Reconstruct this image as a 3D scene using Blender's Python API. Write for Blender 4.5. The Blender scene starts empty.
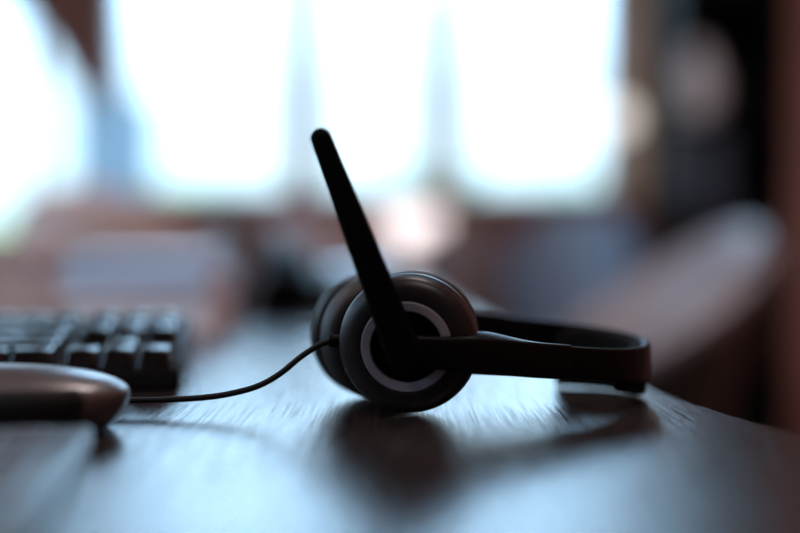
import bpy, bmesh, math, random
from mathutils import Vector, Matrix
random.seed(11)
PI = math.pi
C = bpy.context.scene.collection
SC = bpy.context.scene
T = 0.74            # height of the desk top

# ------------------------------------------------------------------ materials
def nodes(name):
    m = bpy.data.materials.new(name); m.use_nodes = True
    nt = m.node_tree
    return m, nt, nt.nodes['Principled BSDF']

def mat(name, col, rough=0.5, metal=0.0, var=0.12, scale=60.0, bump=0.0, spec=0.5, coat=0.0, coat_rough=0.1, sheen=0.0):
    m, nt, p = nodes(name)
    tc = nt.nodes.new('ShaderNodeTexCoord')
    n = nt.nodes.new('ShaderNodeTexNoise'); n.inputs['Scale'].default_value = scale; n.inputs['Detail'].default_value = 4
    nt.links.new(tc.outputs['Object'], n.inputs['Vector'])
    r = nt.nodes.new('ShaderNodeValToRGB')
    r.color_ramp.elements[0].position = 0.3; r.color_ramp.elements[1].position = 0.7
    r.color_ramp.elements[0].color = tuple(c*(1-var) for c in col)+(1,)
    r.color_ramp.elements[1].color = tuple(min(1, c*(1+var)) for c in col)+(1,)
    nt.links.new(n.outputs['Fac'], r.inputs['Fac'])
    nt.links.new(r.outputs['Color'], p.inputs['Base Color'])
    p.inputs['Roughness'].default_value = rough; p.inputs['Metallic'].default_value = metal
    p.inputs['Specular IOR Level'].default_value = spec
    p.inputs['Coat Weight'].default_value = coat; p.inputs['Coat Roughness'].default_value = coat_rough
    p.inputs['Sheen Weight'].default_value = sheen
    if bump:
        b = nt.nodes.new('ShaderNodeBump'); b.inputs['Strength'].default_value = bump; b.inputs['Distance'].default_value = 0.0005
        nt.links.new(n.outputs['Fac'], b.inputs['Height']); nt.links.new(b.outputs['Normal'], p.inputs['Normal'])
    return m

def wood(name, dark, light, rough=0.3, angle=0.0, scale=(170, 5, 170), bump=0.25, spec=0.5, coat=0.0, dist=0.0004):
    m, nt, p = nodes(name)
    tc = nt.nodes.new('ShaderNodeTexCoord')
    mp = nt.nodes.new('ShaderNodeMapping'); mp.inputs['Scale'].default_value = scale; mp.inputs['Rotation'].default_value = (0, 0, angle)
    nt.links.new(tc.outputs['Object'], mp.inputs['Vector'])
    n = nt.nodes.new('ShaderNodeTexNoise'); n.inputs['Scale'].default_value = 1.6; n.inputs['Detail'].default_value = 6; n.inputs['Roughness'].default_value = 0.6
    nt.links.new(mp.outputs['Vector'], n.inputs['Vector'])
    r = nt.nodes.new('ShaderNodeValToRGB')
    r.color_ramp.elements[0].position = 0.36; r.color_ramp.elements[1].position = 0.66
    r.color_ramp.elements[0].color = dark+(1,); r.color_ramp.elements[1].color = light+(1,)
    nt.links.new(n.outputs['Fac'], r.inputs['Fac']); nt.links.new(r.outputs['Color'], p.inputs['Base Color'])
    mr = nt.nodes.new('ShaderNodeMapRange')
    mr.inputs['From Min'].default_value = 0.3; mr.inputs['From Max'].default_value = 0.7
    mr.inputs['To Min'].default_value = rough*1.3; mr.inputs['To Max'].default_value = rough*0.8
    nt.links.new(n.outputs['Fac'], mr.inputs['Value']); nt.links.new(mr.outputs['Result'], p.inputs['Roughness'])
    b = nt.nodes.new('ShaderNodeBump'); b.inputs['Strength'].default_value = bump; b.inputs['Distance'].default_value = dist
    nt.links.new(n.outputs['Fac'], b.inputs['Height']); nt.links.new(b.outputs['Normal'], p.inputs['Normal'])
    p.inputs['Specular IOR Level'].default_value = spec
    p.inputs['Coat Weight'].default_value = coat
    return m

def brick(name, axis, c1, c2, mortar):
    m, nt, p = nodes(name)
    tc = nt.nodes.new('ShaderNodeTexCoord')
    sx = nt.nodes.new('ShaderNodeSeparateXYZ'); cx = nt.nodes.new('ShaderNodeCombineXYZ')
    nt.links.new(tc.outputs['Object'], sx.inputs['Vector'])
    nt.links.new(sx.outputs[axis], cx.inputs['X']); nt.links.new(sx.outputs['Z'], cx.inputs['Y'])
    b = nt.nodes.new('ShaderNodeTexBrick')
    b.inputs['Color1'].default_value = c1+(1,); b.inputs['Color2'].default_value = c2+(1,); b.inputs['Mortar'].default_value = mortar+(1,)
    b.inputs['Scale'].default_value = 1.0; b.inputs['Brick Width'].default_value = 0.22; b.inputs['Row Height'].default_value = 0.075
    b.inputs['Mortar Size'].default_value = 0.006
    nt.links.new(cx.outputs['Vector'], b.inputs['Vector'])
    nt.links.new(b.outputs['Color'], p.inputs['Base Color'])
    bp = nt.nodes.new('ShaderNodeBump'); bp.inputs['Strength'].default_value = 0.6; bp.inputs['Distance'].default_value = 0.006; bp.invert = True
    nt.links.new(b.outputs['Fac'], bp.inputs['Height']); nt.links.new(bp.outputs['Normal'], p.inputs['Normal'])
    p.inputs['Roughness'].default_value = 0.85
    return m

def glass_pane(name, tint=(1, 1, 1)):
    m = bpy.data.materials.new(name); m.use_nodes = True; nt = m.node_tree; nt.nodes.clear()
    o = nt.nodes.new('ShaderNodeOutputMaterial'); mx = nt.nodes.new('ShaderNodeMixShader')
    tr = nt.nodes.new('ShaderNodeBsdfTransparent'); tr.inputs['Color'].default_value = tint+(1,)
    gl = nt.nodes.new('ShaderNodeBsdfGlossy'); gl.inputs['Roughness'].default_value = 0.02
    fr = nt.nodes.new('ShaderNodeFresnel'); fr.inputs['IOR'].default_value = 1.45
    nt.links.new(fr.outputs['Fac'], mx.inputs['Fac']); nt.links.new(tr.outputs[0], mx.inputs[1]); nt.links.new(gl.outputs[0], mx.inputs[2])
    nt.links.new(mx.outputs[0], o.inputs['Surface'])
    return m

def translucent(name, dcol, tcol, fac=0.6, transp=0.0):
    m = bpy.data.materials.new(name); m.use_nodes = True; nt = m.node_tree; nt.nodes.clear()
    o = nt.nodes.new('ShaderNodeOutputMaterial'); mx = nt.nodes.new('ShaderNodeMixShader')
    d = nt.nodes.new('ShaderNodeBsdfDiffuse'); d.inputs['Color'].default_value = dcol+(1,)
    t = nt.nodes.new('ShaderNodeBsdfTranslucent'); t.inputs['Color'].default_value = tcol+(1,)
    mx.inputs['Fac'].default_value = fac
    nt.links.new(d.outputs[0], mx.inputs[1]); nt.links.new(t.outputs[0], mx.inputs[2])
    if transp:
        m2 = nt.nodes.new('ShaderNodeMixShader'); m2.inputs['Fac'].default_value = transp
        tr = nt.nodes.new('ShaderNodeBsdfTransparent'); tr.inputs['Color'].default_value = tcol+(1,)
        nt.links.new(mx.outputs[0], m2.inputs[1]); nt.links.new(tr.outputs[0], m2.inputs[2])
        nt.links.new(m2.outputs[0], o.inputs['Surface'])
    else:
        nt.links.new(mx.outputs[0], o.inputs['Surface'])
    return m

def emit(name, col, strength):
    m, nt, p = nodes(name)
    p.inputs['Base Color'].default_value = col+(1,)
    p.inputs['Emission Color'].default_value = col+(1,); p.inputs['Emission Strength'].default_value = strength
    return m

M = {}
M['desk'] = wood('dark_glossy_wood', (0.005, 0.0035, 0.0033), (0.024, 0.017, 0.0155), rough=0.19, angle=0.07, scale=(420, 9, 420), bump=0.8, spec=0.52, dist=0.0004)
M['black'] = mat('black_satin_plastic', (0.0016, 0.0014, 0.0015), rough=0.34, var=0.15, scale=900, bump=0.05, spec=0.06)
M['black_matte'] = mat('black_matte_plastic', (0.0010, 0.0010, 0.0010), rough=0.45, var=0.2, scale=900, bump=0.05, spec=0.035)
M['cup'] = mat('dark_brown_black_plastic', (0.0075, 0.0060, 0.0063), rough=0.38, var=0.12, scale=700, bump=0.04, spec=0.20)
M['leather'] = mat('black_leatherette', (0.008, 0.0062, 0.0062), rough=0.5, var=0.25, scale=420, bump=0.3, spec=0.3)
M['ring'] = mat('grey_satin_metal_ring', (0.175, 0.16, 0.185), rough=0.42, metal=0.3, var=0.05, scale=400)
M['foam'] = mat('black_speaker_cloth', (0.003, 0.003, 0.003), rough=0.95, var=0.4, scale=1500, bump=0.3, spec=0.08)
M['cable'] = mat('black_rubber', (0.003, 0.003, 0.0033), rough=0.45, var=0.15, scale=900, spec=0.12)
M['mouse'] = mat('brown_black_glossy_plastic', (0.034, 0.024, 0.024), rough=0.42, var=0.06, scale=500, coat=0.4, coat_rough=0.2)
M['mouse_grip'] = mat('textured_black_rubber', (0.008, 0.007, 0.007), rough=0.6, var=0.5, scale=1400, bump=0.6, spec=0.25)
M['kb'] = mat('black_keyboard_plastic', (0.0022, 0.0022, 0.0026), rough=0.5, var=0.15, scale=700, bump=0.05, spec=0.12)
M['key'] = mat('black_key_plastic', (0.002, 0.0022, 0.003), rough=0.2, var=0.15, scale=800, spec=0.9)
M['silver'] = mat('silver_grey_plastic', (0.13, 0.19, 0.23), rough=0.32, metal=0.5, var=0.05, scale=500)
M['silver_key'] = mat('dark_grey_key_plastic', (0.050, 0.062, 0.078), rough=0.5, var=0.06, scale=700, spec=0.2)
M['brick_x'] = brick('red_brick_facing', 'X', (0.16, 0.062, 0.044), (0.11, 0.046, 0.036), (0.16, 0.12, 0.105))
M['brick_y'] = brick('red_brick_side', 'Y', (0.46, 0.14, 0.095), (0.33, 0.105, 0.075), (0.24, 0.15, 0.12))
M['brick_dark'] = brick('dark_brick_facing', 'X', (0.045, 0.02, 0.016), (0.03, 0.015, 0.012), (0.05, 0.035, 0.03))
M['ceiling'] = mat('dark_brown_ceiling', (0.07, 0.05, 0.042), rough=0.9, var=0.1, scale=8)
M['plaster'] = mat('warm_white_plaster', (0.50, 0.44, 0.42), rough=0.9, var=0.05, scale=6)
M['floor'] = wood('brown_floor_boards', (0.07, 0.045, 0.035), (0.14, 0.09, 0.07), rough=0.45, scale=(14, 0.6, 14), bump=0.2)
M['frame'] = mat('white_painted_frame', (0.62, 0.66, 0.70), rough=0.45, var=0.04, scale=30)
M['brown_wood'] = wood('mid_brown_wood', (0.13, 0.07, 0.045), (0.22, 0.13, 0.085), rough=0.5, scale=(40, 40, 3), bump=0.2)
M['tan_wood'] = wood('tan_window_casing', (0.46, 0.30, 0.20), (0.60, 0.42, 0.30), rough=0.55, scale=(40, 40, 3), bump=0.2)
M['walnut'] = wood('dark_walnut', (0.06, 0.034, 0.026), (0.11, 0.065, 0.05), rough=0.5, scale=(3, 40, 40), bump=0.2)
M['pane'] = glass_pane('clear_window_glass')
M['pink_grey'] = mat('pinkish_grey_upholstery', (0.33, 0.265, 0.27), rough=0.85, var=0.08, scale=220, bump=0.3, sheen=0.2)
M['grey_up'] = mat('warm_grey_upholstery', (0.20, 0.18, 0.195), rough=0.5, var=0.08, scale=220, bump=0.3)
M['beige_up'] = mat('beige_upholstery', (0.46, 0.37, 0.35), rough=0.85, var=0.08, scale=220, bump=0.3, sheen=0.2)
M['dusk_up'] = mat('dusky_brown_upholstery', (0.16, 0.125, 0.125), rough=0.85, var=0.08, scale=220, bump=0.3)
M['blue_up'] = mat('slate_blue_upholstery', (0.13, 0.20, 0.29), rough=0.7, var=0.08, scale=220, bump=0.3)
M['metal_leg'] = mat('black_painted_steel', (0.02, 0.02, 0.02), rough=0.4, metal=0.4, var=0.1, scale=100)
M['cab'] = mat('black_lacquered_wood', (0.006, 0.006, 0.006), rough=0.5, var=0.2, scale=40, spec=0.08)
M['vase'] = mat('pale_grey_ceramic', (0.68, 0.71, 0.76), rough=0.35, var=0.05, scale=40)
M['navy'] = mat('navy_blue_cover', (0.035, 0.055, 0.085), rough=0.5, var=0.1, scale=60)
M['shade'] = translucent('cream_lampshade_cloth', (0.80, 0.76, 0.75), (0.95, 0.90, 0.89), 0.65, 0.18)
M['sheer'] = translucent('white_sheer_curtain', (0.8, 0.82, 0.82), (0.92, 0.95, 0.95), 0.65, 0.35)
M['jug'] = translucent('pale_blue_water_bottle', (0.60, 0.76, 0.88), (0.70, 0.87, 0.97), 0.65, 0.4)
M['ceramic'] = mat('white_glazed_ceramic', (0.6, 0.58, 0.56), rough=0.25, var=0.04, scale=30)
M['mug'] = mat('dark_grey_glazed_mug', (0.095, 0.085, 0.088), rough=0.28, var=0.1, scale=60)
M['book_blue'] = mat('blue_grey_book_cloth', (0.44, 0.60, 0.78), rough=0.45, var=0.07, scale=200)
M['book_pink'] = mat('dusty_pink_book_cloth', (0.52, 0.41, 0.42), rough=0.5, var=0.07, scale=200)
M['paper'] = mat('page_edges', (0.70, 0.76, 0.84), rough=0.8, var=0.06, scale=300)
M['phone_key'] = mat('dark_grey_phone_button', (0.07, 0.07, 0.075), rough=0.4, var=0.08, scale=200)
M['lcd'] = mat('grey_green_phone_display', (0.10, 0.12, 0.11), rough=0.15, var=0.04, scale=50)
M['globe'] = emit('opal_glass_lit_globe', (1.0, 0.93, 0.86), 1.05)
M['white_pl'] = mat('white_dispenser_plastic', (0.55, 0.57, 0.60), rough=0.4, var=0.04, scale=40)
M['leaf'] = mat('garden_leaf_green', (0.20, 0.34, 0.06), rough=0.6, var=0.35, scale=9)
M['leaf_dark'] = mat('dark_garden_leaf_green', (0.10, 0.22, 0.09), rough=0.6, var=0.35, scale=9)
M['paving'] = mat('pale_pavement', (0.52, 0.46, 0.42), rough=0.9, var=0.08, scale=2)
M['bark'] = mat('brown_bark', (0.12, 0.08, 0.05), rough=0.9, var=0.3, scale=40)

def add_pores(m, angle, scale, lo, hi, rough_pore):
    nt = m.node_tree; p = nt.nodes['Principled BSDF']
    tc = nt.nodes.new('ShaderNodeTexCoord'); mp = nt.nodes.new('ShaderNodeMapping')
    mp.inputs['Scale'].default_value = scale; mp.inputs['Rotation'].default_value = (0, 0, angle)
    nt.links.new(tc.outputs['Object'], mp.inputs['Vector'])
    n = nt.nodes.new('ShaderNodeTexNoise'); n.inputs['Scale'].default_value = 1.0; n.inputs['Detail'].default_value = 2
    nt.links.new(mp.outputs['Vector'], n.inputs['Vector'])
    mr = nt.nodes.new('ShaderNodeMapRange'); mr.inputs['From Min'].default_value = 0.38; mr.inputs['From Max'].default_value = 0.52
    mr.inputs['To Min'].default_value = lo; mr.inputs['To Max'].default_value = hi
    nt.links.new(n.outputs['Fac'], mr.inputs['Value']); nt.links.new(mr.outputs['Result'], p.inputs['Specular IOR Level'])
add_pores(M['desk'], 0.07, (620, 16, 620), 0.22, 0.98, 0.5)

# ------------------------------------------------------------------ building helpers
def link(name, bm, m, parent=None, world=False, angle=35, bevel=0.0, seg=2):
    me = bpy.data.meshes.new(name)
    if world and parent is not None:
        bmesh.ops.translate(bm, verts=bm.verts, vec=-parent.location)
    bmesh.ops.recalc_face_normals(bm, faces=bm.faces)
    bm.to_mesh(me); bm.free()
    for p in me.polygons: p.use_smooth = True
    me.set_sharp_from_angle(angle=math.radians(angle))
    o = bpy.data.objects.new(name, me); C.objects.link(o)
    me.materials.append(m)
    if parent is not None: o.parent = parent
    if bevel:
        b = o.modifiers.new('bevel', 'BEVEL'); b.width = bevel; b.segments = seg; b.limit_method = 'ANGLE'; b.angle_limit = math.radians(40)
    return o

def tag(o, label=None, cat=None, group=None, kind=None):
    if label: o['label'] = label
    if cat: o['category'] = cat
    if group: o['group'] = group
    if kind: o['kind'] = kind
    return o

def thing(name, label, cat, loc=(0, 0, 0), rz=0.0, group=None):
    o = bpy.data.objects.new(name, None); C.objects.link(o)
    o.location = loc; o.rotation_euler = (0, 0, rz); o.empty_display_size = 0.02
    return tag(o, label, cat, group)

def copy_tree(o, parent=None):
    c = o.copy(); C.objects.link(c); c.parent = parent
    for ch in list(o.children): copy_tree(ch, c)
    return c

def box(bm, x0, x1, y0, y1, z0, z1):
    v = [bm.verts.new((x, y, z)) for x in (x0, x1) for y in (y0, y1) for z in (z0, z1)]
    for f in ((0, 1, 3, 2), (4, 6, 7, 5), (0, 4, 5, 1), (2, 3, 7, 6), (0, 2, 6, 4), (1, 5, 7, 3)):
        bm.faces.new([v[i] for i in f])
    return v

def B(*boxes):
    bm = bmesh.new()
    for b in boxes: box(bm, *b)
    return bm

def loft(bm, rings, closed=True, cap=True):
    rows = [[bm.verts.new(p) for p in r] for r in rings]
    n = len(rows[0])
    for a, b in zip(rows, rows[1:]):
        for i in range(n if closed else n-1):
            j = (i+1) % n
            bm.faces.new((a[i], a[j], b[j], b[i]))
    if cap and closed:
        bm.faces.new(rows[0]); bm.faces.new(list(reversed(rows[-1])))
    return rows

def lathe(bm, prof, mtx=Matrix.Identity(4), n=64, close=False):
    """profile of (radius, height) spun about local Z, then moved by mtx; r = 0 ends are fused"""
    prof = list(prof)
    rows = []
    for r, h in prof:
        if r < 1e-7: rows.append([bm.verts.new(mtx @ Vector((0, 0, h)))])
        else: rows.append([bm.verts.new(mtx @ Vector((r*math.cos(2*PI*i/n), r*math.sin(2*PI*i/n), h))) for i in range(n)])
    pairs = list(zip(rows, rows[1:])) + ([(rows[-1], rows[0])] if close else [])
    for a, b in pairs:
        if len(a) == 1 and len(b) == 1: continue
        for i in range(n):
            j = (i+1) % n
            if len(a) == 1: bm.faces.new((a[0], b[j], b[i]))
            elif len(b) == 1: bm.faces.new((a[i], a[j], b[0]))
            else: bm.faces.new((a[i], a[j], b[j], b[i]))

def arc(cx, cy, r, a0, a1, n=8):
    return [(cx+r*math.cos(a0+(a1-a0)*i/n), cy+r*math.sin(a0+(a1-a0)*i/n)) for i in range(n+1)]

def catmull(pts, k=10):
    P = [Vector(p) for p in pts]; P = [2*P[0]-P[1]]+P+[2*P[-1]-P[-2]]
    out = []
    for i in range(1, len(P)-2):
        a, b, c, d = P[i-1:i+3]
        for j in range(k):
            t = j/k
            out.append(0.5*((2*b)+(c-a)*t+(2*a-5*b+4*c-d)*t*t+(3*b-a-3*c+d)*t**3))
    out.append(P[-2]); return out

def tube(bm, pts, rad, n=14):
    pts = [Vector(p) for p in pts]; rings = []
    up = Vector((0, 0, 1)); prev = None
    for i, p in enumerate(pts):
        t = (pts[min(i+1, len(pts)-1)]-pts[max(i-1, 0)]).normalized()
        s = t.cross(up)
        if s.length < 1e-3: s = t.cross(Vector((0, 1, 0))) if prev is None else prev
        s.normalize(); u = s.cross(t).normalized(); prev = s
        r = rad(i/(len(pts)-1)) if callable(rad) else rad
        rings.append([p+(s*math.cos(2*PI*k/n)+u*math.sin(2*PI*k/n))*r for k in range(n)])
    loft(bm, rings)

def rrect(hw, hh, r, k=4):
    """rounded rectangle outline"""
    r = min(r, hw*0.98, hh*0.98); pts = []
    for cx, cy, a in ((hw-r, hh-r, 0), (-hw+r, hh-r, PI/2), (-hw+r, -hh+r, PI), (hw-r, -hh+r, 1.5*PI)):
        pts += arc(cx, cy, r, a, a+PI/2, k)
    return pts

# ------------------------------------------------------------------ camera
CAMH = 0.0844
cam = bpy.data.cameras.new('camera'); co = bpy.data.objects.new('camera', cam); C.objects.link(co)
co.location = (0, 0, T+CAMH)
co.rotation_euler = (PI/2-math.atan((266.5-235)/1111.1), 0, 0)
cam.lens = 50; cam.sensor_width = 36; cam.sensor_fit = 'HORIZONTAL'
cam.clip_start = 0.02; cam.clip_end = 200
cam.dof.use_dof = True; cam.dof.focus_distance = 0.525; cam.dof.aperture_fstop = 1.45
SC.camera = co

# ------------------------------------------------------------------ the setting
XL, XR, YB, YF, H = -3.2, 1.35, 4.3, -2.6, 3.0
TH = 0.35
def struct(name, bm, m, bevel=0.0, parent=None):
    o = link(name, bm, m, parent, bevel=bevel); o['kind'] = 'structure'; return o
struct('floor', B((XL, XR, YF, YB, -0.1, 0)), M['floor'])
struct('ceiling', B((XL, XR, YF, YB, H, H+0.1)), M['ceiling'])
side = [(-1.8, 0.2), (0.7, 3.4)]
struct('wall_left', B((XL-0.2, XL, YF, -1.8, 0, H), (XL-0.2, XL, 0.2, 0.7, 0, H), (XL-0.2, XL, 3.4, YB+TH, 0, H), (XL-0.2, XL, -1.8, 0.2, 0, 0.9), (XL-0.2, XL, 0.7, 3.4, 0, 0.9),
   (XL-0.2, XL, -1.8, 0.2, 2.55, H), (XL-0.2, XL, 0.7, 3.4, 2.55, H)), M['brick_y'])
for i, (y0, y1) in enumerate(side):  # windows out of view, added to the left wall to brighten the room
    o = struct('window_%d' % (i+5), B((XL-0.15, XL-0.09, y0, y0+0.04, 0.9, 2.55), (XL-0.15, XL-0.09, y1-0.04, y1, 0.9, 2.55), (XL-0.15, XL-0.09, y0+0.04, y1-0.04, 0.9, 0.94), (XL-0.15, XL-0.09, y0+0.04, y1-0.04, 2.51, 2.55)), M['frame'])
    link('pane', B((XL-0.125, XL-0.119, y0+0.04, y1-0.04, 0.94, 2.51)), M['pane'], o)
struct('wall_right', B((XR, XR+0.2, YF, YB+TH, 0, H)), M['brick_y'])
struct('wall_front', B((XL-0.2, XR+0.2, YF-0.2, YF, 0, H)), M['brick_dark'])
ZT = 2.55
SILL, SILL1 = 0.975, 0.80
wins = [(-2.97, -1.17, SILL1), (-1.13, -0.43, SILL), (-0.345, 0.12, SILL), (0.205, 0.83, SILL)]
AXC, AA, AB, AZ = -2.07, 0.90, 1.02, 0.96        # the arched head of the left window
arch_pts = [(AXC-AA*math.cos(PI*i/48), AZ+AB*math.sin(PI*i/48)) for i in range(49)]
bm = B((XL, XR, YB, YB+TH, ZT, H), (XL, -2.97, YB, YB+TH, 0, ZT), (-1.17, -1.13, YB, YB+TH, 0, ZT),
       (0.935, XR, YB, YB+TH, 0, ZT), (-2.97, -1.17, YB, YB+TH, 0, SILL1), (-1.13, 0.935, YB, YB+TH, 0, SILL))
for (xa, za), (xb, zb) in zip(arch_pts, arch_pts[1:]):
    loft(bm, [[(xa, y, za), (xb, y, zb), (xb, y, ZT), (xa, y, ZT)] for y in (YB, YB+TH)])
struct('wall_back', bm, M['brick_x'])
y0, y1, w = YB+0.10, YB+0.16, 0.035
op = [(-2.97, SILL1)]+arch_pts+[(-1.17, SILL1)]
ip = [(-2.97+w, SILL1+w)]+[(AXC+(x-AXC)*(AA-w)/AA, AZ+(z-AZ)*(AB-w)/AB) for x, z in arch_pts]+[(-1.17-w, SILL1+w)]
bm = bmesh.new()
loft(bm, [[(o[0], y0, o[1]), (i[0], y0, i[1]), (i[0], y1, i[1]), (o[0], y1, o[1])] for o, i in zip(op+op[:1], ip+ip[:1])], cap=False)
bmesh.ops.remove_doubles(bm, verts=bm.verts, dist=1e-6)
w1 = struct('window_1', bm, M['frame'])
for x in (-2.69, -2.07, -1.45):
    zz = AZ+(AB-w)*math.sqrt(1-((x-AXC)/(AA-w))**2)
    link('glazing_bar', B((x-0.022, x+0.022, y0+0.005, y1-0.005, SILL1+w, zz-0.01)), M['frame'], w1)
bm = bmesh.new(); loft(bm, [[(x, y, z) for x, z in ip] for y in (y0+0.027, y0+0.033)]); link('pane', bm, M['pane'], w1)
for i, (x0, x1, zs) in enumerate(wins):
    if i == 0: continue
    y0, y1, w = YB+0.10, YB+0.16, 0.03
    bm = B((x0, x0+w, y0, y1, zs, ZT), (x1-w, x1, y0, y1, zs, ZT), (x0+w, x1-w, y0, y1, zs, zs+w), (x0+w, x1-w, y0, y1, ZT-w, ZT))
    o = struct('window_%d' % (i+1), bm, M['frame'])
    p = link('pane', B((x0+w, x1-w, y0+0.025, y0+0.031, zs+w, ZT-w)), M['pane'], o)
struct('trim_1', B((-0.43, -0.345, YB+0.06, YB+0.2, SILL, ZT)), M['frame'])
struct('trim_2', B((0.12, 0.205, YB+0.06, YB+0.2, SILL, ZT)), M['frame'])
struct('trim_3', B((0.83, 0.935, YB-0.02, YB+0.2, SILL, ZT)), M['tan_wood'])
struct('trim_4', B((-1.13, 0.83, YB-0.05, YB+0.10, SILL-0.03, SILL)), M['brown_wood'])
struct('trim_5', B((-2.97, -1.17, YB-0.05, YB+0.10, SILL1-0.03, SILL1)), M['brown_wood'])

# outside
bm = B((-12, 12, YB+TH+0.02, 30, -0.1, 0.0))
struct('ground_outside', bm, M['paving'])
def shrub(x, y, r, h, m, label):
    bm = bmesh.new()
    bmesh.ops.create_icosphere(bm, subdivisions=3, radius=0.72)
    for v in bm.verts:
        v.co *= 1+0.12*math.sin(7*v.co.x+3)*math.cos(6*v.co.y)+0.08*math.sin(11*v.co.z)
    for k in range(500):
        d = Vector((random.gauss(0, 1), random.gauss(0, 1), random.gauss(0, 1))).normalized()
        p = d*random.uniform(0.68, 1.0); a = d.orthogonal().normalized(); b = d.cross(a)
        q = random.uniform(0, 2*PI); s = a*math.cos(q)+b*math.sin(q); t = (d*0.6+s.cross(d)).normalized(); l = 0.13
        vs = [bm.verts.new(p+t*l*u+s*l*0.4*w+d*0.02*(1-abs(w))) for u, w in ((-1, 0), (0, 1), (1, 0), (0, -1))]
        bm.faces.new(vs)
    for v in bm.verts: v.co = Vector((v.co.x*r, v.co.y*r, v.co.z*h/2+h/2+0.15))
    root = thing('garden_shrub', label, 'shrub', (x, y, 0))
    link('foliage', bm, m, root)
    t = bmesh.new(); tube(t, [(0, 0, 0), (0.01, 0, 0.2), (0, 0.01, 0.5)], 0.04, 8); link('stem', t, M['bark'], root)
shrub(-2.62, 7.4, 0.42, 0.85, M['leaf'], 'bright green shrub outside the leftmost window')
shrub(-1.75, 9.0, 0.65, 1.12, M['leaf'], 'light green shrub outside the window beside the water cooler')
shrub(0.35, 9.6, 0.5, 1.40, M['leaf_dark'], 'dark green shrub behind the frame post at picture middle')
shrub(1.45, 9.2, 0.5, 1.18, M['leaf_dark'], 'low dark green shrub outside the right-hand window')

# ------------------------------------------------------------------ desk
edge = [(0.040, 1.91), (0.084, 1.172), (0.136, 0.638), (0.152, 0.536), (0.1696, 0.471), (0.192, 0.39), (0.225, 0.28), (0.262, 0.14), (0.285, 0.0), (0.295, -0.12)]
ed = [(p.x, p.y) for p in catmull([(x, y, 0) for x, y in edge], 6)]
outline = ed+[(-1.25, -0.12), (-1.25, 1.91)]
desk = thing('office_desk', 'long dark wood desk with a glossy grained top carrying the headset', 'desk', (0, 0, 0))
bm = bmesh.new(); loft(bm, [[(x, y, T-0.028) for x, y in outline], [(x, y, T) for x, y in outline]])
link('desk_top', bm, M['desk'], desk, bevel=0.002, seg=3)
for x, y in ((-1.15, 0.0), (-1.15, 1.8), (-0.02, 1.8), (0.12, 0.0)):
    link('leg', B((x-0.025, x+0.025, y-0.025, y+0.025, 0, T-0.028)), M['metal_leg'], desk, bevel=0.003)
link('apron', B((-1.125, 0.095, -0.012, 0.012, T-0.09, T-0.028)), M['metal_leg'], desk)
link('apron', B((-1.125, -0.045, 1.788, 1.812, T-0.09, T-0.028)), M['metal_leg'], desk)

# ------------------------------------------------------------------ the headset
HX, HY = 0.004, 0.520
hs = thing('headset', 'black call-centre headset lying on the desk, microphone boom raised', 'headset', (HX, HY, T))
YAW = math.radians(17)
def HL(u, y, z):       # headset frame -> world; z above desk
    return Vector((HX+u*math.cos(YAW)-y*math.sin(YAW), HY+u*math.sin(YAW)+y*math.cos(YAW), T+z))
def cup_matrix(center, outward):
    """local +Z of the lathe looks along outward"""
    q = Vector(outward).to_track_quat('Z', 'Y')
    return Matrix.Translation(center) @ q.to_matrix().to_4x4()
R = 0.0330
def ear_cup(mtx, name):
    # +h points outwards (towards the face with the ring)
    prof = [(0.0205, 0.0078)]+[(0.0214, 0.0084)]
    for i in range(15):
        a = PI/2*(i/14); prof.append((0.0222+(R-0.0004-0.0222)*math.sin(a)**0.9, 0.0005+0.0082*math.cos(a)**0.75 if i < 14 else 0.0005))
    prof += [(R, -0.0008), (R, -0.0024), (R-0.0010, -0.0030), (R-0.0012, -0.0038), (R-0.0003, -0.0044), (R-0.0006, -0.0085), (R-0.004, -0.0105), (0.012, -0.0108), (0, -0.0108)]
    bm = bmesh.new(); lathe(bm, prof, mtx, 96); 
    hsng = link(name, bm, M['cup'], hs, world=True, angle=28)
    bm = bmesh.new(); lathe(bm, [(0.0213, 0.0084), (0.0208, 0.0091), (0.0172, 0.0087), (0.0167, 0.0080), (0.0167, 0.0040), (0.0213, 0.0040)], mtx, 96, close=True)
    rg = link('ring', bm, M['ring'], hsng, angle=25); rg.data.transform(Matrix.Translation(-hs.location)); rg['label'] = 'grey ring set in the ear cup'
    bm = bmesh.new(); lathe(bm, [(0, 0.0046), (0.0140, 0.0046), (0.0168, 0.0074), (0.0168, 0.0025), (0, 0.0025)], mtx, 64)
    cp = link('cap', bm, M['black_matte'], hsng, angle=30); cp.data.transform(Matrix.Translation(-hs.location))
    # soft ear cushion: a ring with a hollow
    prof = [(R-0.007+0.0062*math.cos(a), -0.0190+0.0085*math.sin(a)) for a in [2*PI*i/28 for i in range(28)]]
    bm = bmesh.new(); lathe(bm, prof, mtx, 96, close=True)
    cu = link('ear_cushion', bm, M['leather'], hs, world=True, angle=60)
    bm = bmesh.new(); lathe(bm, [(0, -0.0125), (0.0225, -0.0125), (0.0225, -0.0108), (0, -0.0108)], mtx, 48)
    sp = link('speaker_cloth', bm, M['foam'], cu); sp.data.transform(Matrix.Translation(-hs.location))
    return hsng
fc = Vector((HX, HY, T+R+0.0004))
front_out = Vector((-0.12, -1.0, -0.10)).normalized()
ear_cup(cup_matrix(fc, front_out), 'ear_cup')
rc = HL(0.0, 0.0627, R+0.0004)
rear_out = Vector((-math.sin(YAW), math.cos(YAW), 0.02)).normalized()
ear_cup(cup_matrix(rc, rear_out), 'ear_cup')

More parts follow.
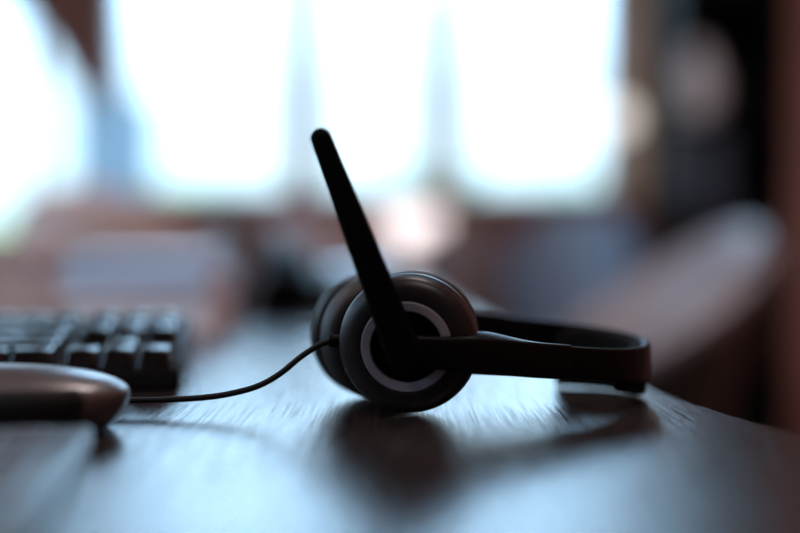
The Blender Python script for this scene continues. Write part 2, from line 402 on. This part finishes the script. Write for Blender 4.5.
# head band: plan outline (u, y) in the headset frame
def zc(u, y): return 0.0322-0.112*u+0.0085*(y+0.011)/0.085
def strip(bm, stations, rnd=0.0013):
    """stations: (u, y, half thickness, half height[, dz[, rise of the inner top edge]])"""
    rings = []
    n = len(stations)
    for i, s in enumerate(stations):
        u, y, ht, hh = s[:4]; dz = s[4] if len(s) > 4 else 0; rise = s[5] if len(s) > 5 else 0
        a = stations[max(i-1, 0)]; b = stations[min(i+1, n-1)]
        t = Vector((b[0]-a[0], b[1]-a[1])).normalized(); nx, ny = t.y, -t.x     # outward normal
        rings.append([HL(u+nx*p, y+ny*p, zc(u, y)+dz+q+(rise*(ht-p)/(2*ht) if q > 0 else 0)) for p, q in rrect(ht, hh, rnd)])
    loft(bm, rings)
UC, YC, AX, AY, AP = 0.078, 0.031, 0.0585, 0.0430, 2.25
def arch(a):           # a from -90 (front) to +90 (rear)
    c, s = math.cos(a), math.sin(a)
    return UC+AX*math.copysign(abs(c)**(2/AP), c), YC+AY*math.copysign(abs(s)**(2/AP), s)
def lerp(a, b, t): return a+(b-a)*t
def arm(side):
    pts = []
    keys = [(-0.006, -0.0165, 0.0020, 0.0066), (0.004, -0.0180, 0.0022, 0.0072), (0.014, -0.0190, 0.0024, 0.0078), (0.024, -0.0188, 0.0030, 0.0082),
            (0.034, -0.0160, 0.0056, 0.0083), (0.044, -0.0148, 0.0055, 0.0082), (0.056, -0.0143, 0.0043, 0.0083), (0.068, -0.0134, 0.0032, 0.0083), (0.0770, -0.0122, 0.0026, 0.0083)]
    cr = catmull([(k[0], k[1], 0) for k in keys], 4); cs = catmull([(k[2], k[3], 0) for k in keys], 4)
    for p, s in zip(cr, cs):
        y = p.y if side < 0 else 2*YC-p.y
        pts.append((p.x, y, s.x, s.y, 0, 0.0036*math.exp(-((p.x-0.034)/0.017)**2)))
    bm = bmesh.new(); strip(bm, pts, 0.0016)
    return link('slider_arm', bm, M['black'], hs, world=True, angle=40)
arm(-1); arm(1)
st = []
N = 72
for i in range(N+1):
    a = -PI/2+PI*i/N
    u, y = arch(a)
    w = math.cos(a)**2
    if i in (0, N): u = UC-0.0002
    st.append((u, y, lerp(0.0019, 0.0021, w), lerp(0.0077, 0.0098, w), 0.0))
bm = bmesh.new(); strip(bm, st, 0.0013)
link('headband', bm, M['black'], hs, world=True, angle=40)
# soft pad inside the arch, its lower edge rests on the desk
st = []
for i in range(49):
    d = -62+124*i/48; a = math.radians(d)
    u, y = arch(a); c, q = math.cos(a), math.sin(a)
    u -= 0.0042*c; y -= 0.0042*q
    e = 1-abs(2*i/48-1)**6
    lift = 0.0070*max(0, -(d+12)/50)**1.2
    lo = 0.0006+lift; hi = zc(u, y)+0.0085*e
    st.append((u, y, 0.0012+0.0026*e, (hi-lo)/2, (hi+lo)/2-zc(u, y)))
bm = bmesh.new(); strip(bm, st, 0.0030)
link('headband_pad', bm, M['foam'], hs, world=True, angle=60)

# microphone boom: tapered bar with round ends
b0 = Vector((0.0018, 0.4988, T+0.0311)); b1 = Vector((-0.0355, 0.4988, T+0.1275))
ax = (b1-b0).normalized(); nrm = Vector((0, -1, 0)); sd = ax.cross(nrm).normalized()
r0, r1 = 0.0083, 0.0048
def boom_outline(off):
    o = []
    L = (b1-b0).length
    for i in range(13): a = -PI/2+PI*i/12; o.append(b1+ax*(r1-off)*math.cos(a)*1.0+sd*(r1-off)*math.sin(a))
    for k in (0.75, 0.5, 0.25): o.append(b0+ax*L*k+sd*(lerp(r0, r1, k**0.9)-off))
    for i in range(13): a = PI/2+PI*i/12; o.append(b0+ax*(r0-off)*math.cos(a)+sd*(r0-off)*math.sin(a))
    for k in (0.25, 0.5, 0.75): o.append(b0+ax*L*k-sd*(lerp(r0, r1, k**0.9)-off))
    return o
bm = bmesh.new(); rings = []
for off, d in ((0.0012, -0.0020), (0.0004, -0.0016), (0, -0.0008), (0, 0.0010), (0.0005, 0.0020), (0.0014, 0.0026), (0.0030, 0.0029)):
    rings.append([p+nrm*d for p in boom_outline(off)])
loft(bm, rings)
boom = link('microphone_boom', bm, M['black_matte'], hs, world=True, angle=60)
bm = bmesh.new(); lathe(bm, [(0, 0.0005), (0.0085, 0.0005), (0.0092, 0), (0.0092, -0.014), (0, -0.014)], cup_matrix(b0+Vector((0.0004, 0.0022, 0)), Vector((0, -1, 0))), 48)
link('boom_hub', bm, M['black_matte'], hs, world=True)

# cable with strain relief
sr0 = Vector((-0.0255, 0.5305, T+0.0337)); sr1 = Vector((-0.0342, 0.5285, T+0.0340))
bm = bmesh.new(); tube(bm, [sr0, sr0.lerp(sr1, 0.1), sr0.lerp(sr1, 0.92), sr1], lambda t: 0.0031 if 0.05 < t < 0.95 else 0.0026, 20)
cb = bmesh.new()
cp = [(-0.0332, 0.5287, T+0.0340), (-0.0392, 0.528, T+0.0316), (-0.0474, 0.527, T+0.0263), (-0.0568, 0.526, T+0.0187), (-0.0671, 0.5255, T+0.0129),
      (-0.0800, 0.5240, T+0.0094), (-0.0943, 0.5230, T+0.0075), (-0.1130, 0.5225, T+0.0066), (-0.134, 0.5225, T+0.0062), (-0.158, 0.5230, T+0.0058), (-0.19, 0.525, T+0.0045), (-0.23, 0.528, T+0.0024), (-0.28, 0.530, T+0.0016), (-0.34, 0.528, T+0.0016), (-0.42, 0.515, T+0.0016)]
tube(cb, catmull(cp, 8), 0.00145, 14)
cab = link('cable', cb, M['cable'], hs, world=True, angle=80)
o = link('strain_relief', bm, M['black_matte'], cab); o.data.transform(Matrix.Translation(-hs.location))

# ------------------------------------------------------------------ mouse
ms = thing('computer_mouse', 'dark brown glossy computer mouse in front of the black keyboard', 'mouse', (-0.1770, 0.479, T), math.radians(2))
ML, MW, MHT = 0.0590, 0.0310, 0.0272
def mouse_pt(phi, v, off=0.0):
    """phi 0 = palm end, 180 deg = buttons; v 0 bottom rim, 0.4 widest, 1 crown"""
    c, s_ = math.cos(phi), math.sin(phi)
    px = ML*math.copysign(abs(c)**0.88, c); py = MW*math.copysign(abs(s_)**0.80, s_)*(1-0.05*math.cos(2*phi))
    if v < 0.4:
        t = v/0.4; k = 1-0.15*(1-t)**1.8; z = 0.52*MHT*t
    else:
        a = (v-0.4)/0.6*PI/2; k = math.cos(a); z = MHT*(0.52+0.48*math.sin(a)**0.95)
    waist = 1-0.07*math.exp(-((px*k)/0.022)**2)
    x, y = px*k, py*k*waist
    drop = 1-0.34*max(0, -x/ML)**1.5
    p = Vector((x, y, z*drop+0.0012))
    if off: p += (p-Vector((x*0.8, 0, 0.008))).normalized()*off
    return p
def mouse_patch(f0, f1, v0, v1, off, nf=28, nv=10, thick=0.0008):
    bm = bmesh.new()
    g = [[bm.verts.new(mouse_pt(math.radians(lerp(f0, f1, i/nf)), lerp(v0, v1, j/nv), off)) for j in range(nv+1)] for i in range(nf+1)]
    for i in range(nf):
        for j in range(nv): bm.faces.new((g[i][j], g[i+1][j], g[i+1][j+1], g[i][j+1]))
    bmesh.ops.solidify(bm, geom=list(bm.faces), thickness=thick)
    return bm
bm = bmesh.new()
loft(bm, [[mouse_pt(2*PI*i/96, v/40) for i in range(96)] for v in range(40)]+[[mouse_pt(2*PI*i/96, 0.9995) for i in range(96)]])
link('shell', bm, M['mouse'], ms, angle=50)
link('side_grip', mouse_patch(-140, -42, 0.06, 0.55, 0.0005), M['mouse_grip'], ms)['label'] = 'matte black side grip'
link('side_grip', mouse_patch(42, 140, 0.06, 0.55, 0.0005), M['mouse_grip'], ms)['label'] = 'matte black side grip'
link('button', mouse_patch(112, 176, 0.46, 0.88, 0.0004), M['mouse'], ms)
link('button', mouse_patch(184, 248, 0.46, 0.88, 0.0004), M['mouse'], ms)
bm = bmesh.new()
lathe(bm, [(0, -0.003), (0.0078, -0.003), (0.0088, -0.0018), (0.0088, 0.0018), (0.0078, 0.003), (0, 0.003)], Matrix.Translation((-0.028, 0, 0.0195)) @ Matrix.Rotation(PI/2, 4, 'X'), 32)
link('scroll_wheel', bm, M['mouse_grip'], ms)
for sx in (-0.55, 0.55):
    bm = bmesh.new(); lathe(bm, [(0, 0), (0.009, 0), (0.009, 0.0014), (0, 0.0014)], Matrix.Translation((sx*ML, 0, 0.0)), 20)
    link('glide_foot', bm, M['foam'], ms)

# ------------------------------------------------------------------ keyboards
def keyboard(root, layout, body_prof, W, D, key_h, key_m, body_m, tilt, z0, pitch=0.01905, keyw=0.0170, top=0.0142, right_margin=0.010, y_off=0.012):
    """root origin = right front bottom corner; keyboard runs to -x and +y; body_prof: (y, z) closed outline"""
    bm = bmesh.new()
    loft(bm, [[(-W, y, z) for y, z in body_prof], [(0, y, z) for y, z in body_prof]])
    link('case', bm, body_m, root, bevel=0.002, seg=3)
    cache = {}
    for r, row in enumerate(layout):
        x = right_margin
        for item in row:
            w = abs(item)
            if item > 0:
                key = (w,)
                if key not in cache:
                    b = bmesh.new(); hw = w*pitch/2
                    g = (pitch-keyw)/2; tg = (pitch-top)/2
                    a = rrect(hw-g, pitch/2-g, 0.0012, 3); t = rrect(hw-tg, pitch/2-tg, 0.0022, 3)
                    t2 = rrect(hw-tg-0.0009, pitch/2-tg-0.0009, 0.0018, 3)
                    loft(b, [[(p, q, 0) for p, q in a], [(p, q, key_h-0.0006) for p, q in t], [(p, q, key_h) for p, q in t2]])
                    o = link('key', b, key_m, root, angle=40); cache[key] = o.data
                else:
                    o = bpy.data.objects.new('key', cache[key]); C.objects.link(o); o.parent = root
                yy = y_off+pitch*(r+0.5)+(0.004 if r == 5 else 0)
                o.location = (-(x+w*pitch/2), yy, z0(yy)); o.rotation_euler = (tilt, 0, 0)
            x += w*pitch
# rows from front (space bar) to back; negative = gap; right to left
TKL = [[1, 1, 1, -.25, 1.25, 1.25, 1.25, 1.25, 6.25, 1.25, 1.25, 1.25],
       [-1, 1, -1, -.25, 2.75]+[1]*10+[2.25],
       [-3.25, 2.25]+[1]*11+[1.75],
       [1, 1, 1, -.25, 1.5]+[1]*12+[1.5],
       [1, 1, 1, -.25, 2]+[1]*13,
       [1, 1, 1, -.25, 1, 1, 1, 1, -.5, 1, 1, 1, 1, -.5, 1, 1, 1, 1, -1, 1]]
kb = thing('keyboard', 'black desktop keyboard lying behind the mouse', 'keyboard', (-0.119, 0.597, T), math.radians(8))
prof = [(0.001, 0.0005), (0.150, 0.0005), (0.150, 0.028), (0.146, 0.030), (0.004, 0.0132), (0.002, 0.0120)]
zf = lambda y: 0.0135+(y-0.006)*(0.0165/0.140)-0.0006
keyboard(kb, TKL, prof, 0.372, 0.15, 0.0098, M['key'], M['kb'], math.atan(0.0165/0.140)*0.72, zf, keyw=0.0186, top=0.0152, y_off=0.0012, right_margin=0.004)
SLIM = [[1, 1, 1, 1, 1.25, 1.25, 4.25, 1.25, 1, 1, 1], [1, 1.75]+[1]*10+[2.25], [1, 2.25]+[1]*10+[1.75], [1, 1.5]+[1]*11+[1.5], [1, 2]+[1]*12, [1]*15]
sk = thing('keyboard', 'slim grey keyboard nearest the camera at the lower left corner', 'keyboard', (-0.0925, 0.300, T), math.radians(-8.5))
sk.location.x -= 0.004; sk.location.y -= 0.017
sk.rotation_euler.z = math.radians(9.0)
prof = [(0.0, 0.0005), (0.158, 0.0005), (0.158, 0.0085), (0.154, 0.0095), (0.004, 0.0060), (0.0, 0.0052)]
zf2 = lambda y: 0.0060+(y-0.004)*(0.0035/0.150)-0.0006
keyboard(sk, SLIM, prof, 0.315, 0.158, 0.0022, M['silver_key'], M['silver'], math.atan(0.0035/0.15), zf2, keyw=0.0168, top=0.0160, y_off=0.030, right_margin=0.012)

# ------------------------------------------------------------------ things at the back of the desk
def book(loc, w, d, h, rz, cover, label, spine_front=False):
    r = thing('book', label, 'book', loc, rz, 'books stacked behind the keyboard')
    link('page_block', B((-w/2+0.004, w/2-0.003, -d/2+0.004, d/2-0.004, 0.003, h-0.003)), M['paper'], r)
    link('cover', B((-w/2, w/2, -d/2, d/2, 0, 0.003), (-w/2, w/2, -d/2, d/2, h-0.003, h), (-w/2, w/2, -d/2, -d/2+0.0035, 0.003, h-0.003) if spine_front else (-w/2, -w/2+0.0035, -d/2, d/2, 0.003, h-0.003)), cover, r, bevel=0.0006)
book((-0.232, 1.06, T), 0.130, 0.20, 0.032, math.radians(1), M['book_pink'], 'dusty pink book at the bottom of the stack behind the keyboard')
book((-0.230, 1.06, T+0.032), 0.126, 0.19, 0.022, math.radians(-2), M['book_blue'], 'blue-grey book in the middle of the stack behind the keyboard', True)
book((-0.238, 1.06, T+0.054), 0.120, 0.18, 0.018, math.radians(4), M['book_blue'], 'blue-grey book topmost of the stack behind the keyboard', True)

bx = thing('storage_box', 'beige cardboard box with a lid at the left edge behind the keyboard', 'box', (-0.425, 1.12, T), math.radians(-4))
link('body', B((-0.075, 0.075, -0.06, 0.06, 0, 0.058)), M['beige_up'], bx, bevel=0.002)
link('lid', B((-0.078, 0.078, -0.063, 0.063, 0.055, 0.078)), M['beige_up'], bx, bevel=0.002)
mg = thing('mug', 'dark grey mug with its handle to the right, beside the book stack', 'mug', (-0.203, 1.42, T))
bm = bmesh.new()
lathe(bm, [(0, 0), (0.031, 0), (0.034, 0.003), (0.036, 0.03), (0.036, 0.090), (0.035, 0.092), (0.0335, 0.090), (0.033, 0.02), (0.028, 0.006), (0, 0.005)], n=48)
link('cup', bm, M['mug'], mg)
bm = bmesh.new(); tube(bm, catmull([(0.034, 0, 0.078), (0.050, 0, 0.080), (0.060, 0, 0.066), (0.060, 0, 0.042), (0.050, 0, 0.024), (0.0345, 0, 0.022)], 6), 0.0052, 12)
link('handle', bm, M['mug'], mg)

ph = thing('desk_phone', 'black desk phone behind the headset, handset on its cradle', 'telephone', (-0.075, 1.25, T), math.radians(6))
bm = bmesh.new(); pr = [(-0.09, 0.0), (0.09, 0.0), (0.09, 0.050), (0.08, 0.054), (-0.085, 0.020), (-0.09, 0.015)]
loft(bm, [[(-0.085, y, z) for y, z in pr], [(0.085, y, z) for y, z in pr]])
link('body', bm, M['black_matte'], ph, bevel=0.004, seg=3)
sl = math.atan(0.034/0.165)
def ph_z(y): return 0.020+(y+0.085)*0.034/0.165
for i in range(12):
    kx, ky = -0.005+0.022*(i % 3), -0.062+0.019*(i//3)
    o = link('button', B((-0.008, 0.008, -0.006, 0.006, -0.001, 0.003)), M['phone_key'], ph, bevel=0.001)
    o.location = (kx+0.012, ky, ph_z(ky)); o.rotation_euler = (sl, 0, 0)
o = link('display', B((-0.036, 0.040, -0.016, 0.016, -0.001, 0.0015)), M['lcd'], ph, bevel=0.0006); o.location = (0.030, 0.045, ph_z(0.045)); o.rotation_euler = (sl, 0, 0)
bm = bmesh.new(); rings = []
for i in range(25):
    s = i/24*2-1
    hw = 0.019+0.006*abs(s)**3; zz = 0.022-0.010*s*s; lo = 0.010-0.012*max(0, abs(s)-0.62)/0.38-0.006*s*s+0.002
    rings.append([(hw*math.cos(a)*1.0, s*0.098, (zz+lo)/2+(zz-lo)/2*math.sin(a)) for a in [2*PI*k/20 for k in range(20)]])
loft(bm, rings)
o = link('handset', bm, M['black_matte'], ph, angle=60); o.location = (-0.052, 0.0, ph_z(0)+0.012); o.rotation_euler = (sl, 0, 0)

# ------------------------------------------------------------------ tub chairs
def make_chair(name, label, loc, rz, m, rs=1.0, back=0.86, armh=0.66, outer_m=None):
    """opens towards local -y; back at +y"""
    r = thing(name, label, 'chair', loc, rz)
    bm = bmesh.new(); na, nh = 44, 10
    def top(a):      # a = 0 at the middle of the back
        return armh+(back-armh)*(0.5+0.5*math.cos(min(PI, abs(a)*1.25)))
    outer, inner = [], []
    for i in range(na+1):
        a = math.radians(-128)+math.radians(256)*i/na
        ro, ri = [], []
        for j in range(nh+1):
            t = j/nh; z = lerp(0.36, top(a), t)
            rad = rs*(0.165+0.125*t**0.8+0.03*math.cos(a)*t)
            ro.append(Vector((rad*math.sin(a), rad*math.cos(a), z)))
            rr = rad-0.045+0.012*t*t
            ri.append(Vector((rr*math.sin(a), rr*math.cos(a), z)))
        mid = (ro[-1]+ri[-1])/2+Vector((0, 0, 0.018))
        outer.append(ro+[mid]+ri[::-1])
    loft(bm, outer, closed=True)
    link('shell', bm, outer_m or m, r, angle=60)
    if outer_m:      # a padded lining of its own on the inside of the shell, wrapping over the rim
        bm = bmesh.new(); rows = []
        for ring in outer:
            pad = []
            for p in ring[nh-1:]:
                q = Vector((p.x, p.y, 0)).normalized(); top_side = p in (ring[nh-1], ring[nh])
                pad.append(p+(q*0.004 if top_side else q*-0.006)+Vector((0, 0, 0.004 if p == ring[nh+1] else 0)))
            back_ = [p for p in reversed(ring[nh+2:])]
            rows.append(pad+back_)
        loft(bm, rows, closed=True); link('lining', bm, m, r, angle=60)['label'] = 'warm grey padded lining'
    bm = bmesh.new(); rings = []
    for z, k in ((0.37, 0.93), (0.375, 0.97), (0.41, 0.985), (0.45, 0.985), (0.468, 0.96), (0.474, 0.9), (0.476, 0.5)):
        rings.append([(0.165*k*math.cos(q), (0.165*k*math.sin(q) if math.sin(q) > 0 else 0.21*k*math.sin(q)), z) for q in [2*PI*n/36 for n in range(36)]])
    loft(bm, [[(x*rs, y*rs, z) for x, y, z in q] for q in rings]); link('seat', bm, m, r, angle=60)
    bm = bmesh.new(); lathe(bm, [(q*rs, z) for q, z in [(0, 0.34), (0.14, 0.34), (0.155, 0.36), (0.14, 0.372), (0, 0.372)]], n=36); link('seat_base', bm, M['metal_leg'], r)
    for sx in (-1, 1):
        for sy in (-1, 1):
            bm = bmesh.new(); tube(bm, [(sx*0.21*rs, sy*0.21*rs, 0.0), (sx*0.09*rs, sy*0.09*rs, 0.345)], lambda t: 0.010+0.006*t, 12)
            link('leg', bm, M['brown_wood'], r)
    return r
make_chair('tub_chair', 'warm grey tub chair with a dark outer shell, right of the headband', (0.46, 2.16, 0), math.radians(-80), M['grey_up'], 0.8, back=0.825, armh=0.58, outer_m=M['metal_leg'])
make_chair('tub_chair', 'slate blue tub chair below the right-hand window', (0.49, 3.15, 0), math.radians(-20), M['blue_up'], 0.62, back=0.89)
make_chair('tub_chair', 'dusky brown tub chair between the lampshade and slate blue chair', (0.21, 3.50, 0), math.radians(180), M['dusk_up'], 0.62, back=0.84)
make_chair('tub_chair', 'pinkish grey tub chair behind the raised microphone boom', (-0.22, 3.33, 0), math.radians(170), M['pink_grey'], 0.85, back=0.86)
make_chair('tub_chair', 'beige tub chair below the blue water bottle', (-0.71, 2.95, 0), math.radians(165), M['beige_up'], back=0.93)

# ------------------------------------------------------------------ water cooler
wc = thing('water_cooler', 'white water cooler topped by a pale blue bottle beside the arched window', 'water cooler', (-0.955, 3.72, 0))
link('cabinet', B((-0.15, 0.15, -0.15, 0.15, 0.0, 0.86)), M['white_pl'], wc, bevel=0.015, seg=3)
bm = bmesh.new(); lathe(bm, [(0, 0.845), (0.10, 0.845), (0.12, 0.87), (0.12, 0.92), (0.06, 0.887), (0, 0.887)], n=40); link('collar', bm, M['white_pl'], wc)
bm = bmesh.new()
prf = [(0.035, 0.88), (0.04, 0.90), (0.10, 0.935), (0.128, 0.965), (0.132, 1.0), (0.126, 1.012), (0.132, 1.024), (0.132, 1.11), (0.126, 1.122), (0.132, 1.134), (0.132, 1.23), (0.122, 1.27), (0.09, 1.285), (0, 1.285)]
lathe(bm, prf, n=48); link('bottle', bm, M['jug'], wc, angle=60)['label'] = 'pale blue translucent bottle'
for sx, c in ((-0.04, 'white_pl'), (0.04, 'navy')):
    bm = bmesh.new(); tube(bm, [(sx, -0.15, 0.74), (sx, -0.18, 0.74), (sx, -0.185, 0.715)], 0.009, 10); link('tap', bm, M[c], wc)
link('drip_tray', B((-0.09, 0.09, -0.19, -0.15, 0.55, 0.565)), M['kb'], wc)

# ------------------------------------------------------------------ sideboard and lamp
sb = thing('sideboard', 'low dark brown sideboard standing under the window sill', 'sideboard', (0.04, 4.08, 0))
link('carcass', B((-0.55, 0.55, -0.19, 0.19, 0.10, 0.60)), M['walnut'], sb, bevel=0.003)
link('worktop', B((-0.57, 0.57, -0.21, 0.20, 0.60, 0.625)), M['walnut'], sb, bevel=0.003)
for x in (-0.275, 0.275):
    d = link('door', B((x-0.265, x+0.265, -0.208, -0.19, 0.115, 0.59)), M['brown_wood'], sb, bevel=0.002)
    link('handle', B((x*0.2-0.006, x*0.2+0.006, -0.225, -0.208, 0.33, 0.45)), M['metal_leg'], d, bevel=0.002)
for x in (-0.5, 0.5):
    for y in (-0.15, 0.15):
        link('leg', B((x-0.02, x+0.02, y-0.02, y+0.02, 0, 0.10)), M['metal_leg'], sb)
lp = thing('table_lamp', 'table lamp with a cream drum shade on the sideboard', 'lamp', (0.040, 4.02, 0.625))
bm = bmesh.new(); lathe(bm, [(0, 0), (0.05, 0), (0.06, 0.015), (0.055, 0.05), (0.02, 0.075), (0.008, 0.08), (0.008, 0.20), (0, 0.20)], n=40); link('base', bm, M['ceramic'], lp)
bm = bmesh.new(); lathe(bm, [(0.128, 0.085), (0.115, 0.30), (0.113, 0.30), (0.126, 0.085)], n=56, close=True); link('lamp_shade', bm, M['shade'], lp)
bm = bmesh.new(); lathe(bm, [(0, 0.195), (0.012, 0.195), (0.014, 0.215), (0.028, 0.24), (0.024, 0.262), (0, 0.27)], n=24); link('bulb', bm, emit('lit_bulb', (1, 0.97, 0.96), 52.0), lp)

# ------------------------------------------------------------------ pendant globe
pg = thing('pendant_lamp', 'small white globe lamp hanging at the tan window casing', 'lamp', (0.80, 4.10, 1.19))
bm = bmesh.new(); lathe(bm, [(0.062*math.sin(PI*i/20), 0.062-0.062*math.cos(PI*i/20)) for i in range(21)], n=36); link('globe', bm, M['globe'], pg, angle=80)
bm = bmesh.new(); lathe(bm, [(0, 0.117), (0.02, 0.117), (0.02, 0.15), (0.004, 0.16), (0.004, H-1.19-0.0), (0, H-1.19-0.0)], n=16); link('cord', bm, M['metal_leg'], pg)

# ------------------------------------------------------------------ dark cabinet with things on its shelves
cx0, cx1, cy0, cy1 = 0.935, 1.335, 3.82, 4.20
cbt = thing('shelf_cabinet', 'tall black open-front cabinet between the window casing and brick wall', 'cabinet', (1.13, 4.01, 0))
def rel(b): return (b[0]-1.13, b[1]-1.13, b[2]-4.01, b[3]-4.01, b[4], b[5])
for x in (cx0, cx1-0.02): link('side_panel', B(rel((x, x+0.02, cy0, cy1, 0, 2.25))), M['cab'], cbt, bevel=0.001)
link('back_panel', B(rel((cx0+0.02, cx1-0.02, cy1-0.012, cy1, 0, 2.25))), M['cab'], cbt)
for z in (0.06, 0.50, 0.90, 1.22, 1.66, 2.23):
    link('shelf', B(rel((cx0+0.02, cx1-0.02, cy0, cy1-0.012, z-0.02, z))), M['cab'], cbt, bevel=0.001)
link('plinth', B(rel((cx0+0.02, cx1-0.02, cy0+0.02, cy0+0.04, 0, 0.04))), M['cab'], cbt)
vs = thing('vase', 'pale grey rounded vase on a shelf of the black cabinet', 'vase', (1.035, 3.90, 1.22))
bm = bmesh.new(); lathe(bm, [(0, 0), (0.045, 0), (0.06, 0.01), (0.082, 0.07), (0.085, 0.12), (0.072, 0.18), (0.045, 0.225), (0.036, 0.245), (0.042, 0.262), (0.036, 0.262), (0.030, 0.245), (0.036, 0.22), (0.06, 0.17), (0.07, 0.1), (0.04, 0.012), (0, 0.012)], n=48)
link('pot', bm, M['vase'], vs, angle=60)
for i, x in enumerate((0.985, 1.045, 1.105)):
    bn = thing('ring_binder', ['navy binder leftmost on the shelf below the pale vase', 'navy binder second from left on the shelf below the vase', 'navy binder rightmost on the shelf below the pale vase'][i], 'binder', (x, 3.96, 0.90), 0, 'navy binders in the black cabinet')
    link('cover', B((-0.027, -0.024, -0.11, 0.11, 0, 0.28), (0.024, 0.027, -0.11, 0.11, 0, 0.28), (-0.024, 0.024, -0.11, -0.107, 0, 0.28)), M['navy'], bn)
    link('page_block', B((-0.018, 0.018, -0.10, 0.105, 0.004, 0.27)), M['paper'], bn)

# ------------------------------------------------------------------ light
w = bpy.data.worlds.new('World'); SC.world = w; w.use_nodes = True
nt = w.node_tree; bg = nt.nodes['Background']
tc = nt.nodes.new('ShaderNodeTexCoord'); sp = nt.nodes.new('ShaderNodeSeparateXYZ'); rp = nt.nodes.new('ShaderNodeValToRGB')
nt.links.new(tc.outputs['Generated'], sp.inputs['Vector']); nt.links.new(sp.outputs['Z'], rp.inputs['Fac'])
cr = rp.color_ramp
cr.elements[0].position = 0.0; cr.elements[0].color = (0.27, 0.38, 0.41, 1)
cr.elements[1].position = 0.50; cr.elements[1].color = (0.80, 1.30, 1.85, 1)
for p_, c_ in ((0.13, (0.31, 0.445, 0.55, 1)), (0.27, (0.66, 1.12, 1.58, 1))):
    e = cr.elements.new(p_); e.color = c_
nt.links.new(rp.outputs['Color'], bg.inputs['Color'])
bg.inputs['Strength'].default_value = 5.0

def area(name, loc, rot, sx, sy, power, col, portal=False):
    l = bpy.data.lights.new(name, 'AREA'); l.shape = 'RECTANGLE'; l.size = sx; l.size_y = sy; l.energy = power; l.color = col
    o = bpy.data.objects.new(name, l); C.objects.link(o); o.location = loc; o.rotation_euler = rot
    if portal: l.cycles.is_portal = True
    return o
for x0, x1, zs in wins:
    area('window_daylight', ((x0+x1)/2, YB+0.05, (zs+ZT)/2), (-PI/2, 0, 0), x1-x0, ZT-zs, 1, (1, 1, 1), True)
for y0, y1 in side:  # portals for the added, unseen left-wall windows
    area('window_daylight', (XL-0.04, (y0+y1)/2, 1.725), (0, -PI/2, 0), 1.65, y1-y0, 1, (1, 1, 1), True)
for x, y in ((-1.9, 1.3), (0.3, 1.3), (-1.9, -0.9), (0.3, -0.9)):  # warm fill lights added below the ceiling, no fixtures there
    area('ceiling_fill', (x, y, H-0.03), (0, 0, 0), 0.6, 0.6, 32, (1.0, 0.84, 0.82))

SC.view_settings.view_transform = 'Standard'; SC.view_settings.look = 'None'
SC.view_settings.exposure = 0.0; SC.view_settings.gamma = 1.0; SC.view_settings.use_curve_mapping = False
